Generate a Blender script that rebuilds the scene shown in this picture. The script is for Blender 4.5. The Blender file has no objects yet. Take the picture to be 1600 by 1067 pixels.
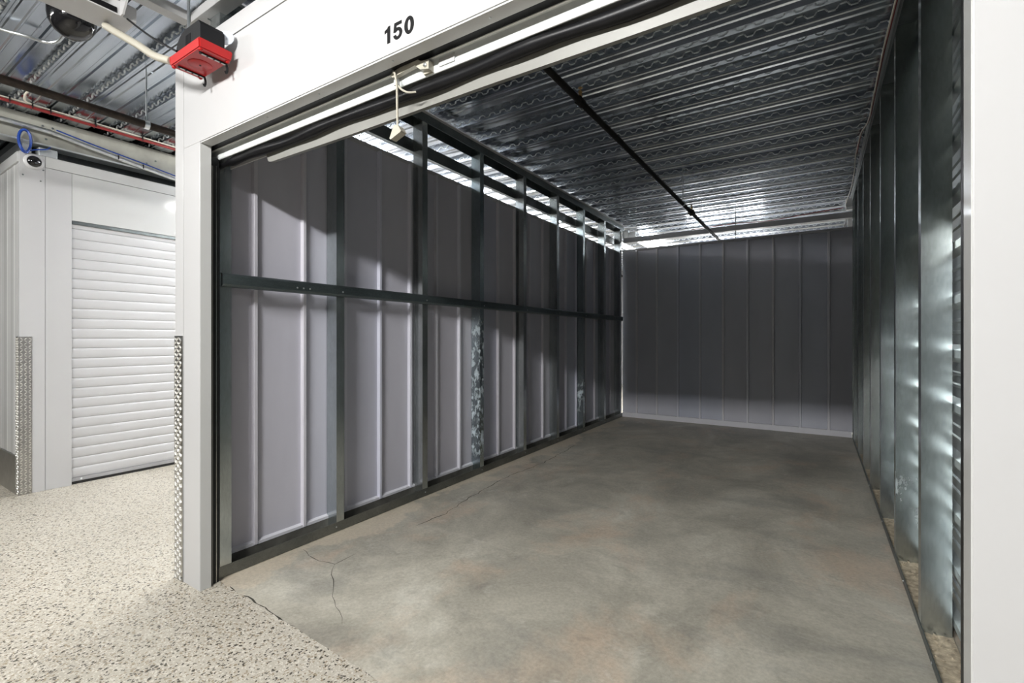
import bpy, bmesh, math, random
from mathutils import Vector, Matrix
random.seed(7)
S = bpy.context.scene
COL = S.collection
PI = math.pi

# ------------------------------------------------------------------ camera
cam_d = bpy.data.cameras.new('camera')
cam = bpy.data.objects.new('camera', cam_d)
COL.objects.link(cam)
cam.location = (0, 0, 1.21)
cam.rotation_euler = (PI / 2, 0, math.atan2(477, 742))
cam_d.sensor_width = 36
cam_d.lens = 36 * 742 / 1600
cam_d.shift_y = -5.5 / 1600
cam_d.clip_start = 0.02
S.camera = cam

# ------------------------------------------------------------------ world, exposure
W = bpy.data.worlds.new('world')
S.world = W
W.use_nodes = True
W.node_tree.nodes['Background'].inputs[0].default_value = (0.8, 0.85, 0.9, 1)
W.node_tree.nodes['Background'].inputs[1].default_value = 0.05
S.view_settings.view_transform = 'Standard'
S.view_settings.look = 'None'
S.view_settings.gamma = 1
S.view_settings.exposure = 0.45
S.view_settings.use_curve_mapping = False

# power of the strip lights that hang in the corridors (watts of their area lamps)
P_FRONT, P_SIDE, P_REAR = 150, 36, 90
# the front corridor lights are tilted towards the storefronts by TILT
TILT = math.radians(62)
# (x, y, along, downward W, upward W, label)
LIGHTS = [
    (-1.00, -1.60, 'x', P_FRONT, 0, 'strip light hung over the corridor in front of the open unit'),
    (-4.40, -1.60, 'x', P_FRONT * .35, 0, 'strip light hung over the corridor in front of the corner unit'),
    (2.80, -1.60, 'x', P_FRONT * .15, 0, 'strip light hung over the corridor to the right of the open unit'),
    (-3.95, 3.10, 'y', P_SIDE, 200, 'strip light hung over the side corridor beside the left partition'),
    (-3.95, 5.20, 'y', P_SIDE, 200, 'strip light hung midway down the side corridor'),
    (-3.95, 7.60, 'y', P_SIDE, 200, 'strip light hung at the far end of the side corridor'),
    (-2.50, 8.55, 'y', P_REAR * .3, 50, 'bright strip light seen over the left end of the rear partition'),
    (-1.35, 8.80, 'x', P_REAR, 50, 'strip light hung low behind the rear partition'),
]

# ------------------------------------------------------------------ helpers
WORLD_LOC = {}

def link(name, data, origin=(0, 0, 0), parent=None):
    o = bpy.data.objects.new(name, data)
    COL.objects.link(o)
    WORLD_LOC[o.name] = Vector(origin)
    if parent is not None:
        o.parent = parent
        o.location = Vector(origin) - WORLD_LOC[parent.name]
    else:
        o.location = origin
    return o

def empty(name, origin):
    return link(name, None, origin)

def tag(o, label=None, cat=None, kind=None, group=None):
    if label: o['label'] = label
    if cat: o['category'] = cat
    if kind: o['kind'] = kind
    if group: o['group'] = group
    return o

def shade(me, angle=35):
    me.polygons.foreach_set('use_smooth', [True] * len(me.polygons))
    try:
        me.set_sharp_from_angle(angle=math.radians(angle))
    except Exception:
        pass

def finish(name, bm, mat, parent=None, origin=None, smooth=False):
    if origin is None:
        vs = [v.co for v in bm.verts]
        lo = [min(v[i] for v in vs) for i in range(3)]
        hi = [max(v[i] for v in vs) for i in range(3)]
        origin = ((lo[0] + hi[0]) / 2, (lo[1] + hi[1]) / 2, lo[2])
    bmesh.ops.translate(bm, vec=-Vector(origin), verts=bm.verts)
    me = bpy.data.meshes.new(name)
    bm.normal_update()
    bm.to_mesh(me)
    bm.free()
    if smooth: shade(me)
    mats = mat if isinstance(mat, (list, tuple)) else [mat]
    for m in mats: me.materials.append(m)
    return link(name, me, origin, parent)

def add_box(bm, x0, x1, y0, y1, z0, z1, bevel=0.0):
    m = Matrix.Translation(((x0 + x1) / 2, (y0 + y1) / 2, (z0 + z1) / 2)) @ Matrix.Diagonal((abs(x1 - x0), abs(y1 - y0), abs(z1 - z0), 1))
    r = bmesh.ops.create_cube(bm, size=1, matrix=m)
    if bevel:
        es = list({e for v in r['verts'] for e in v.link_edges})
        bmesh.ops.bevel(bm, geom=es, offset=bevel, segments=2, affect='EDGES', profile=.6)

def box(name, x0, x1, y0, y1, z0, z1, mat, parent=None, bevel=0.0):
    bm = bmesh.new()
    add_box(bm, x0, x1, y0, y1, z0, z1, bevel)
    return finish(name, bm, mat, parent)

def add_prism(bm, pts, axis, a, b):
    """closed polygon pts (2D) extruded along axis from a to b. axis x: pts=(y,z); y: pts=(x,z); z: pts=(x,y)"""
    def P(p, t):
        return {'x': (t, p[0], p[1]), 'y': (p[0], t, p[1]), 'z': (p[0], p[1], t)}[axis]
    A = [bm.verts.new(P(p, a)) for p in pts]
    B = [bm.verts.new(P(p, b)) for p in pts]
    n = len(pts)
    fs = [bm.faces.new((A[i], A[(i + 1) % n], B[(i + 1) % n], B[i])) for i in range(n)]
    fs.append(bm.faces.new(A)); fs.append(bm.faces.new(B[::-1]))
    bmesh.ops.recalc_face_normals(bm, faces=fs)

def prism(name, pts, axis, a, b, mat, parent=None, smooth=False):
    bm = bmesh.new()
    add_prism(bm, pts, axis, a, b)
    return finish(name, bm, mat, parent, smooth=smooth)

def strip_poly(line, t):
    """open polyline -> closed thin polygon of thickness t to the left-hand side"""
    out = []
    n = len(line)
    for i, p in enumerate(line):
        d0 = Vector(line[i]) - Vector(line[i - 1]) if i > 0 else Vector(line[1]) - Vector(line[0])
        d1 = Vector(line[i + 1]) - Vector(line[i]) if i < n - 1 else d0
        d0 = d0.normalized(); d1 = d1.normalized()
        nrm = Vector((-d0.y - d1.y, d0.x + d1.x))
        if nrm.length < 1e-6: nrm = Vector((-d0.y, d0.x))
        nrm.normalize()
        c = max(.35, nrm.dot(Vector((-d0.y, d0.x))))
        out.append((p[0] + nrm.x * t / c, p[1] + nrm.y * t / c))
    return list(line) + out[::-1]

def add_tube(bm, pts, r, seg=10, cap=True):
    pts = [Vector(p) for p in pts]
    rings = []
    up = Vector((0, 0, 1))
    prev = None
    for i, p in enumerate(pts):
        if i == 0: d = pts[1] - pts[0]
        elif i == len(pts) - 1: d = pts[-1] - pts[-2]
        else: d = (pts[i + 1] - pts[i]).normalized() + (pts[i] - pts[i - 1]).normalized()
        d.normalize()
        if prev is None:
            a = d.cross(up) if abs(d.z) < .95 else d.cross(Vector((1, 0, 0)))
        else:
            a = prev - d * prev.dot(d)
        a.normalize(); prev = a
        b = d.cross(a)
        rr = r[i] if isinstance(r, (list, tuple)) else r
        rings.append([bm.verts.new(p + (a * math.cos(2 * PI * k / seg) + b * math.sin(2 * PI * k / seg)) * rr) for k in range(seg)])
    for R0, R1 in zip(rings, rings[1:]):
        for k in range(seg):
            bm.faces.new((R0[k], R1[k], R1[(k + 1) % seg], R0[(k + 1) % seg]))
    if cap:
        bm.faces.new(rings[0]); bm.faces.new(rings[-1][::-1])

def tube(name, pts, r, mat, parent=None, seg=10):
    bm = bmesh.new()
    add_tube(bm, pts, r, seg)
    bmesh.ops.recalc_face_normals(bm, faces=bm.faces)
    return finish(name, bm, mat, parent, smooth=True)

def add_lathe(bm, prof, center, axis='z', seg=24):
    rings = []
    c = Vector(center)
    for r, h in prof:
        ring = []
        for k in range(seg):
            a = 2 * PI * k / seg
            if axis == 'z': p = Vector((r * math.cos(a), r * math.sin(a), h))
            elif axis == 'x': p = Vector((h, r * math.cos(a), r * math.sin(a)))
            else: p = Vector((r * math.cos(a), h, r * math.sin(a)))
            ring.append(bm.verts.new(c + p))
        rings.append(ring)
    for A, B in zip(rings, rings[1:]):
        for k in range(seg):
            bm.faces.new((A[k], A[(k + 1) % seg], B[(k + 1) % seg], B[k]))
    bm.faces.new(rings[0]); bm.faces.new(rings[-1][::-1])
    bmesh.ops.recalc_face_normals(bm, faces=bm.faces)

def lathe(name, prof, center, mat, parent=None, axis='z', seg=24):
    bm = bmesh.new()
    add_lathe(bm, prof, center, axis, seg)
    return finish(name, bm, mat, parent, smooth=True)

def smooth_path(pts, n=8):
    P = [Vector(p) for p in pts]
    P = [P[0] * 2 - P[1]] + P + [P[-1] * 2 - P[-2]]
    out = []
    for i in range(1, len(P) - 2):
        for k in range(n):
            t = k / n
            a, b, c, d = P[i - 1], P[i], P[i + 1], P[i + 2]
            out.append(.5 * ((2 * b) + (c - a) * t + (2 * a - 5 * b + 4 * c - d) * t * t + (3 * b - a - 3 * c + d) * t ** 3))
    out.append(P[-2])
    return out

def copy_piece(src, origin, parent, kids=()):
    c = src.copy()
    COL.objects.link(c)
    WORLD_LOC[c.name] = Vector(origin)
    c.parent = parent
    c.location = Vector(origin) - (WORLD_LOC[parent.name] if parent else Vector())
    return c

# ------------------------------------------------------------------ materials
def new_mat(name):
    m = bpy.data.materials.new(name)
    m.use_nodes = True
    nt = m.node_tree
    b = nt.nodes['Principled BSDF']
    return m, nt, b

def N(nt, t, **kw):
    n = nt.nodes.new(t)
    for k, v in kw.items():
        if k.startswith('i_'):
            key = k[2:]
            key = int(key) if key.isdigit() else key.replace('_', ' ')
            n.inputs[key].default_value = v
        else:
            setattr(n, k, v)
    return n

def ramp(nt, fac, stops):
    r = nt.nodes.new('ShaderNodeValToRGB')
    cr = r.color_ramp
    while len(cr.elements) < len(stops): cr.elements.new(.5)
    for e, (p, c) in zip(cr.elements, stops):
        e.position = p
        e.color = (*c, 1) if len(c) == 3 else c
    nt.links.new(fac, r.inputs[0])
    return r

def mix(nt, fac, a, b, mode='MIX'):
    m = nt.nodes.new('ShaderNodeMix')
    m.data_type = 'RGBA'
    m.blend_type = mode
    for sock, v in ((m.inputs[0], fac), (m.inputs[6], a), (m.inputs[7], b)):
        if isinstance(v, (int, float)): sock.default_value = v
        elif isinstance(v, tuple): sock.default_value = (*v, 1) if len(v) == 3 else v
        else: nt.links.new(v, sock)
    return m.outputs[2]

def coords(nt, scale=(1, 1, 1), kind='Generated'):
    tc = nt.nodes.new('ShaderNodeTexCoord')
    geo = nt.nodes.new('ShaderNodeNewGeometry')
    mp = nt.nodes.new('ShaderNodeMapping')
    mp.inputs['Scale'].default_value = scale
    nt.links.new(geo.outputs['Position'] if kind == 'World' else tc.outputs[kind], mp.inputs[0])
    return mp.outputs[0]

def noise(nt, vec, scale, detail=4, rough=.55, dist=0):
    n = N(nt, 'ShaderNodeTexNoise', i_Scale=scale, i_Detail=detail, i_Roughness=rough, i_Distortion=dist)
    nt.links.new(vec, n.inputs['Vector'])
    return n.outputs['Fac']

def bump(nt, b, height, strength=.2, dist=.01):
    bp = N(nt, 'ShaderNodeBump', i_Strength=strength, i_Distance=dist)
    nt.links.new(height, bp.inputs['Height'])
    nt.links.new(bp.outputs[0], b.inputs['Normal'])

def plain(name, col, rough=.5, metal=0.0, var=.06, scale=6, spec=.5):
    m, nt, b = new_mat(name)
    v = coords(nt, kind='World')
    n = noise(nt, v, scale, 3)
    lo = tuple(c * (1 - var) for c in col); hi = tuple(min(1, c * (1 + var)) for c in col)
    r = ramp(nt, n, [(.3, lo), (.7, hi)])
    nt.links.new(r.outputs[0], b.inputs['Base Color'])
    b.inputs['Roughness'].default_value = rough
    b.inputs['Metallic'].default_value = metal
    b.inputs['Specular IOR Level'].default_value = spec
    return m

def galvanized(name, lo, hi, rough=(.22, .42), stretch=(1, 1, 1), stain=None, bstr=.06, tint=True, sscale=22, metal_f=.94):
    m, nt, b = new_mat(name)
    v = coords(nt, stretch, 'World')
    vor = N(nt, 'ShaderNodeTexVoronoi', i_Scale=140.0)
    nt.links.new(v, vor.inputs['Vector'])
    n1 = noise(nt, v, 3.5, 5, .6)
    f = N(nt, 'ShaderNodeMath', operation='MULTIPLY_ADD')
    nt.links.new(vor.outputs['Color'], f.inputs[0]); f.inputs[1].default_value = .16
    nt.links.new(n1, f.inputs[2])
    r = ramp(nt, f.outputs[0], [(.35, lo), (.85, hi)])
    col = r.outputs[0]
    if tint:
        oi = N(nt, 'ShaderNodeObjectInfo')
        tr = ramp(nt, oi.outputs['Random'], [(0, (.95, .91, .85)), (.35, (.90, .97, 1.0)), (.7, (.98, 1, 1)), (1, (.84, .88, .88))])
        col = mix(nt, .8, col, tr.outputs[0], 'MULTIPLY')
    rr = N(nt, 'ShaderNodeMapRange', i_3=rough[0], i_4=rough[1])
    nt.links.new(f.outputs[0], rr.inputs[0])
    rough_out = rr.outputs[0]
    metal = None
    if stain:
        vs = coords(nt, (1, 1, 1), 'World')
        sx = N(nt, 'ShaderNodeSeparateXYZ'); nt.links.new(vs, sx.inputs[0])
        zr = N(nt, 'ShaderNodeMapRange', i_1=stain[0], i_2=stain[0] + .12); nt.links.new(sx.outputs['Z'], zr.inputs[0])
        zt = N(nt, 'ShaderNodeMapRange', i_1=stain[1], i_2=stain[1] - .25); nt.links.new(sx.outputs['Z'], zt.inputs[0])
        ns = noise(nt, coords(nt, (1, 1, .55), 'World'), sscale, 8, .75)
        th = N(nt, 'ShaderNodeMapRange', i_1=.50, i_2=.60); nt.links.new(ns, th.inputs[0])
        a = N(nt, 'ShaderNodeMath', operation='MULTIPLY'); nt.links.new(zr.outputs[0], a.inputs[0]); nt.links.new(zt.outputs[0], a.inputs[1])
        c = N(nt, 'ShaderNodeMath', operation='MULTIPLY'); nt.links.new(a.outputs[0], c.inputs[0]); nt.links.new(th.outputs[0], c.inputs[1])
        col = mix(nt, c.outputs[0], col, (.52, .60, .66))
        inv = N(nt, 'ShaderNodeMath', operation='SUBTRACT', i_0=1.0); nt.links.new(c.outputs[0], inv.inputs[1])
        nt.links.new(inv.outputs[0], b.inputs['Metallic'])
        ra = N(nt, 'ShaderNodeMath', operation='MULTIPLY_ADD', i_1=.5); nt.links.new(c.outputs[0], ra.inputs[0]); nt.links.new(rough_out, ra.inputs[2])
        rough_out = ra.outputs[0]
    else:
        b.inputs['Metallic'].default_value = metal_f
    nt.links.new(col, b.inputs['Base Color'])
    nt.links.new(rough_out, b.inputs['Roughness'])
    bump(nt, b, n1, bstr, .02)
    return m

def sheet_paint(name, lo, hi, rough=.38):
    m, nt, b = new_mat(name)
    v = coords(nt, (1, 1, .35), 'World')
    n = noise(nt, v, 2.2, 5, .6)
    fine = noise(nt, coords(nt, (1, 1, 1), 'World'), 90, 3)
    oi = N(nt, 'ShaderNodeObjectInfo')
    r = ramp(nt, n, [(.3, lo), (.72, hi)])
    tr = ramp(nt, oi.outputs['Random'], [(0, (.90, .87, .86)), (.5, (1, 1, 1)), (1, (.86, .9, .97))])
    c = mix(nt, .7, r.outputs[0], tr.outputs[0], 'MULTIPLY')
    # scuffs
    sc = noise(nt, coords(nt, (1, 1, .25), 'World'), 9, 8, .8)
    th = N(nt, 'ShaderNodeMapRange', i_1=.70, i_2=.76); nt.links.new(sc, th.inputs[0])
    c = mix(nt, th.outputs[0], c, tuple(x * .45 for x in lo))
    nt.links.new(c, b.inputs['Base Color'])
    b.inputs['Roughness'].default_value = rough
    b.inputs['Metallic'].default_value = .0
    bump(nt, b, fine, .04, .003)
    return m

M = {}
M['white'] = plain('white_paint', (.45, .45, .455), .30, var=.015, scale=2)
M['white_gloss'] = plain('white_gloss_panel', (.50, .505, .50), .12, var=.02, scale=2)
M['white_slat'] = plain('white_curtain_paint', (.47, .47, .48), .33, var=.015)
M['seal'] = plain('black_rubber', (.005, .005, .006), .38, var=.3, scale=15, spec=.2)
M['cream'] = plain('cream_vinyl', (.165, .164, .15), .45, var=.04)
M['galv'] = galvanized('galvanized_stud', (.38, .40, .405), (.62, .65, .655), (.15, .26), (1, 1, .3), bstr=.03)
M['galv_stain_a'] = galvanized('galvanized_stud_bloom', (.34, .38, .38), (.58, .63, .64), (.15, .28), (1, 1, .3), bstr=.03, stain=(.12, 1.42))
M['galv_stain_b'] = galvanized('galvanized_stud_spot', (.34, .38, .38), (.58, .63, .64), (.15, .28), (1, 1, .3), bstr=.03, stain=(.22, .72))
M['galv_stain_c'] = galvanized('galvanized_stud_patch', (.38, .40, .405), (.62, .65, .655), (.15, .26), (1, 1, .3), bstr=.03, stain=(.16, .52), sscale=9)
M['galv_dark'] = galvanized('dull_galvanized', (.13, .145, .15), (.27, .29, .29), (.3, .5))
M['rail'] = galvanized('weathered_rail', (.10, .125, .135), (.24, .28, .29), (.28, .5), (.6, .6, 2))
def deck_mat():
    m, nt, b = new_mat('galvanized_deck')
    n1 = noise(nt, coords(nt, (.22, 2.2, 2.2), 'World'), 3.0, 4, .55)
    n2 = noise(nt, coords(nt, (.9, 1.6, 1.6), 'World'), 1.6, 3, .5)
    r = ramp(nt, n1, [(.3, (.36, .395, .44)), (.7, (.61, .65, .70))])
    nt.links.new(r.outputs[0], b.inputs['Base Color'])
    b.inputs['Metallic'].default_value = 1
    rr = N(nt, 'ShaderNodeMapRange', i_1=.3, i_2=.7, i_3=.12, i_4=.27)
    nt.links.new(n2, rr.inputs[0]); nt.links.new(rr.outputs[0], b.inputs['Roughness'])
    bump(nt, b, n2, .05, .03)
    return m
M['deck'] = deck_mat()
M['emboss'] = plain('deck_emboss_glint', (.74, .76, .78), .42, 1.0, var=.15, scale=25)  # ridges coloured lighter than the deck, their sparkle painted in
M['siding'] = galvanized('galvanized_siding', (.45, .49, .50), (.66, .70, .70), (.34, .48), (1, .4, 1), metal_f=.7)
M['bar_galv'] = galvanized('bright_galvanized_bar', (.66, .69, .69), (.80, .82, .82), (.32, .48), (.3, 1, 1), tint=False)
M['door_bar'] = plain('pale_zinc_paint', (.60, .63, .63), .38, 0, var=.05, scale=30)
M['white_bar'] = plain('white_bar_cover', (.78, .78, .78), .35, 0, var=.02)
M['tread'] = plain('tread_plate', (.40, .395, .38), .30, 1.0, var=.12, scale=14)
M['tread_lug'] = plain('tread_plate_lug', (.74, .73, .70), .34, .85, var=.1, scale=14)  # lighter lugs over a darkened plate: glint and dark reflection put into colour
M['sheet'] = sheet_paint('purple_grey_sheet', (.44, .438, .50), (.51, .507, .575))
M['sheet_rib'] = sheet_paint('purple_grey_rib', (.54, .535, .595), (.60, .595, .655), .3)
M['sheet_back'] = sheet_paint('charcoal_grey_sheet', (.425, .44, .505), (.485, .50, .565), .34)
M['sheet_back_rib'] = sheet_paint('charcoal_grey_rib', (.55, .55, .59), (.61, .61, .65), .3)
M['base_white'] = plain('pale_base_trim', (.60, .60, .65), .4, var=.03)
M['cap'] = plain('grey_cap_trim', (.40, .40, .42), .38, var=.05)
M['girder'] = plain('grey_fireproofed_steel', (.31, .31, .275), .6, 0, var=.22, scale=5)
M['pipe_brown'] = plain('rusty_black_pipe', (.020, .013, .009), .55, 0, var=.6, scale=30, spec=.3)
M['pipe_black'] = plain('black_iron_pipe', (.006, .0055, .005), .55, 0, var=.4, scale=30, spec=.2)
M['brass'] = plain('brass', (.55, .36, .16), .3, 1, var=.1)
M['zinc'] = plain('zinc_rod', (.62, .65, .67), .3, 1, var=.1, scale=30)
M['red_plastic'] = plain('red_plastic', (.36, .0005, .001), .35, var=.05)
M['red_cable'] = plain('red_cable_jacket', (.19, .013, .013), .4, var=.1)
M['beige_cable'] = plain('beige_cable_jacket', (.60, .56, .48), .45, var=.08)
M['blue_cable'] = plain('blue_cable_jacket', (.004, .038, .24), .35, var=.1)
M['black_plastic'] = plain('black_plastic', (.007, .0075, .009), .5, var=.2, spec=.25)
M['black_dome'] = plain('black_dome_gloss', (.006, .006, .007), .06, var=.1)
M['cream_pipe'] = plain('cream_pvc', (.36, .34, .285), .35, var=.04)
M['number'] = plain('black_vinyl', (.004, .004, .0045), .5, var=.1, spec=.2)
M['dirt'] = plain('sandy_dirt', (.40, .34, .25), .95, var=.4, scale=40)
M['lip2'] = plain('grey_bottom_bar', (.30, .30, .31), .4, var=.05)
M['track'] = plain('black_guide_paint', (.012, .013, .014), .45, var=.3, scale=20, spec=.3)
M['sill'] = plain('dull_sill_metal', (.13, .128, .115), .5, .3, var=.25, scale=12)
M['blackgap'] = plain('black_bottom_seal', (.01, .01, .01), .6, var=.1)
M['housing'] = plain('white_lamp_housing', (.8, .8, .8), .4, var=.02)

def clear_plastic():
    m, nt, b = new_mat('clear_plastic')
    v = coords(nt, kind='World'); n = noise(nt, v, 60, 2)
    r = ramp(nt, n, [(.3, (.80, .86, .95)), (.7, (.90, .94, 1))])
    nt.links.new(r.outputs[0], b.inputs['Base Color'])
    b.inputs['Roughness'].default_value = .1
    b.inputs['Transmission Weight'].default_value = .55
    return m
M['clear'] = clear_plastic()

def lamp_mat():
    m, nt, b = new_mat('lit_lamp_diffuser')
    b.inputs['Base Color'].default_value = (.9, .9, .9, 1)
    b.inputs['Emission Color'].default_value = (1, .985, .95, 1)
    b.inputs['Emission Strength'].default_value = 9
    return m
M['lamp'] = lamp_mat()

def epoxy():
    m, nt, b = new_mat('speckled_epoxy_floor')
    v = coords(nt, (1, 1, 1), 'World')
    big = noise(nt, v, 1.1, 4, .55)
    base = ramp(nt, big, [(.3, (.40, .372, .312)), (.7, (.52, .488, .418))])
    c = base.outputs[0]
    def flecks(scale, lo, hi, col, fac, c, off):
        mp = N(nt, 'ShaderNodeMapping'); mp.inputs['Location'].default_value = off
        nt.links.new(v, mp.inputs[0])
        dn = N(nt, 'ShaderNodeTexNoise', i_Scale=scale * .9, i_Detail=2.0)
        nt.links.new(mp.outputs[0], dn.inputs['Vector'])
        vm = N(nt, 'ShaderNodeVectorMath', operation='MULTIPLY_ADD')
        nt.links.new(dn.outputs['Color'], vm.inputs[0]); vm.inputs[1].default_value = (.02, .02, .02)
        nt.links.new(mp.outputs[0], vm.inputs[2])
        vo = N(nt, 'ShaderNodeTexVoronoi', i_Scale=scale)
        nt.links.new(vm.outputs[0], vo.inputs['Vector'])
        cs = N(nt, 'ShaderNodeSeparateColor'); nt.links.new(vo.outputs['Color'], cs.inputs[0])
        sel = N(nt, 'ShaderNodeMapRange', i_1=lo, i_2=lo + .02); nt.links.new(cs.outputs[0], sel.inputs[0])
        dist = N(nt, 'ShaderNodeMapRange', i_1=hi, i_2=hi * .7); nt.links.new(vo.outputs['Distance'], dist.inputs[0])
        f = N(nt, 'ShaderNodeMath', operation='MULTIPLY'); nt.links.new(sel.outputs[0], f.inputs[0]); nt.links.new(dist.outputs[0], f.inputs[1])
        f2 = N(nt, 'ShaderNodeMath', operation='MULTIPLY', i_1=fac); nt.links.new(f.outputs[0], f2.inputs[0])
        return mix(nt, f2.outputs[0], c, col)
    c = flecks(120, .45, .55, (.64, .61, .54), .8, c, (3, 1, 0))
    c = flecks(100, .62, .52, (.26, .205, .13), .85, c, (0, 0, 0))
    c = flecks(92, .72, .50, (.055, .048, .038), .95, c, (7, 5, 0))
    c = flecks(58, .88, .42, (.06, .052, .04), .95, c, (1, 9, 0))
    nt.links.new(c, b.inputs['Base Color'])
    rn = N(nt, 'ShaderNodeMapRange', i_3=.30, i_4=.5); nt.links.new(big, rn.inputs[0])
    nt.links.new(rn.outputs[0], b.inputs['Roughness'])
    bump(nt, b, noise(nt, v, 60, 3), .12, .004)
    return m
M['epoxy'] = epoxy()

def concrete():
    m, nt, b = new_mat('stained_concrete')
    v = coords(nt, (1, 1, 1), 'World')
    a = noise(nt, coords(nt, (1.15, .8, 1), 'World'), 1.3, 9, .68, .5)
    c0 = ramp(nt, a, [(.34, (.27, .255, .215)), (.45, (.36, .342, .288)), (.54, (.44, .417, .352)), (.66, (.56, .54, .47))])
    c = c0.outputs[0]
    def patch(vec, sc, lo, hi, amt, col, c, det=7, ro=.66, di=.4):
        p = noise(nt, vec, sc, det, ro, di)
        f = N(nt, 'ShaderNodeMapRange', i_1=lo, i_2=hi, i_4=amt); nt.links.new(p, f.inputs[0])
        return mix(nt, f.outputs[0], c, col)
    def off(sx, sy, ox, oy):
        mp = N(nt, 'ShaderNodeMapping'); mp.inputs['Location'].default_value = (ox, oy, 0); mp.inputs['Scale'].default_value = (sx, sy, 1)
        nt.links.new(v, mp.inputs[0]); return mp.outputs[0]
    c = patch(off(1.2, .9, 3, 7), 1.5, .52, .66, .60, (.52, .405, .305), c)       # rusty pink areas
    c = patch(off(.8, 1.4, 11, 2), 1.9, .53, .68, .6, (.262, .258, .232), c)       # damp grey-green areas
    c = patch(off(1, 1, 5, 5), 4.5, .58, .72, .55, (.63, .61, .555), c, 9, .75)     # pale dusting
    c = patch(off(1, 1.2, 8, 1), 6.5, .57, .70, .45, (.21, .20, .165), c, 9, .75)   # dark blotches
    c = patch(off(.35, 3.0, 2, 9), 2.6, .58, .74, .35, (.60, .56, .49), c, 6)       # broom streaks
    # paler tan patch along the left partition, with a ragged edge
    sx = N(nt, 'ShaderNodeSeparateXYZ'); nt.links.new(v, sx.inputs[0])
    en = noise(nt, v, 2.6, 5, .6)
    ad = N(nt, 'ShaderNodeMath', operation='MULTIPLY_ADD', i_1=.85); nt.links.new(en, ad.inputs[0]); nt.links.new(sx.outputs['X'], ad.inputs[2])
    tf = N(nt, 'ShaderNodeMapRange', i_1=-1.93, i_2=-1.98, i_4=.62); nt.links.new(ad.outputs[0], tf.inputs[0])
    c = mix(nt, tf.outputs[0], c, (.58, .505, .40))
    f = noise(nt, v, 60, 5, .75)
    fr = ramp(nt, f, [(.3, (.82, .82, .82)), (.7, (1.14, 1.14, 1.14))])
    c = mix(nt, 1.0, c, fr.outputs[0], 'MULTIPLY')
    nt.links.new(c, b.inputs['Base Color'])
    rr = N(nt, 'ShaderNodeMapRange', i_3=.36, i_4=.62); nt.links.new(a, rr.inputs[0])
    nt.links.new(rr.outputs[0], b.inputs['Roughness'])
    bump(nt, b, f, .05, .004)
    return m
M['concrete'] = concrete()

# ================================================================== THE SETTING
# plan (metres): camera at the origin, the open unit is x -2.53..0.36, y 1.19..7.1
XL, XR, YB = -2.53, 0.36, 7.10
DECK_Z = 2.97
PLATE_Z = 2.93

# ---- floors
concrete_floor = box('floor', -2.74, 5.2, 1.10, 12.0, -.12, -.003, M['concrete'])
tag(concrete_floor, 'bare stained grey concrete floor inside the open unit', kind='structure')

def make_epoxy():
    bm = bmesh.new()
    edge = [(5.2, 1.15)]
    x = 1.2
    while x > -2.45:
        y = 1.152 + (.045 * min(1, max(0, (-1.2 - x) / 1.2))) + random.uniform(-.004, .004)
        edge.append((x, y)); x -= .045
    edge += [(-2.47, 1.20), (-2.74, 1.20), (-2.74, 12.0), (-9.6, 12.0), (-9.6, -3.7), (5.2, -3.7)]
    add_prism(bm, edge, 'z', -.12, .001)
    return finish('floor', bm, M['epoxy'], origin=(-3, 0, -.12))
ep = make_epoxy()
tag(ep, 'cream speckled epoxy floor of the corridors', kind='structure')

# dark joint and cracks in the concrete
def crack(path, w):
    bm = bmesh.new()
    P = []
    for (x0, y0), (x1, y1) in zip(path, path[1:]):
        n = max(2, int(math.hypot(x1 - x0, y1 - y0) / .05))
        for k in range(n):
            t = k / n
            P.append((x0 + (x1 - x0) * t + random.uniform(-.012, .012), y0 + (y1 - y0) * t + random.uniform(-.012, .012)))
    P.append(path[-1])
    L = []; R = []
    for i, p in enumerate(P):
        q = P[min(i + 1, len(P) - 1)]; o = P[max(i - 1, 0)]
        d = Vector((q[0] - o[0], q[1] - o[1])).normalized()
        ww = w * random.uniform(.3, 1) * (0.2 if i in (0, len(P) - 1) else 1)
        L.append(bm.verts.new((p[0] - d.y * ww, p[1] + d.x * ww, -.0026)))
        R.append(bm.verts.new((p[0] + d.y * ww, p[1] - d.x * ww, -.0026)))
    for i in range(len(P) - 1):
        bm.faces.new((L[i], R[i], R[i + 1], L[i + 1]))
    bmesh.ops.recalc_face_normals(bm, faces=bm.faces)
    return finish('crack', bm, M['crack'], concrete_floor)
M['crack'] = plain('crack_shadow', (.05, .047, .038), .9, var=.3, scale=50)
crack([(-2.17, 2.235), (-2.162, 2.506), (-2.244, 3.02), (-2.26, 3.15), (-2.27, 3.53), (-2.24, 4.06), (-2.30, 4.91)], .0035)
crack([(-2.48, 1.65), (-2.33, 1.60), (-2.174, 1.618), (-2.184, 1.773)], .003)
crack([(-2.174, 1.618), (-1.92, 1.42), (-1.69, 1.30)], .0022)
crack([(-2.42, 1.196), (-2.2, 1.192), (-2.0, 1.188), (-1.85, 1.186)], .006)

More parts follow.
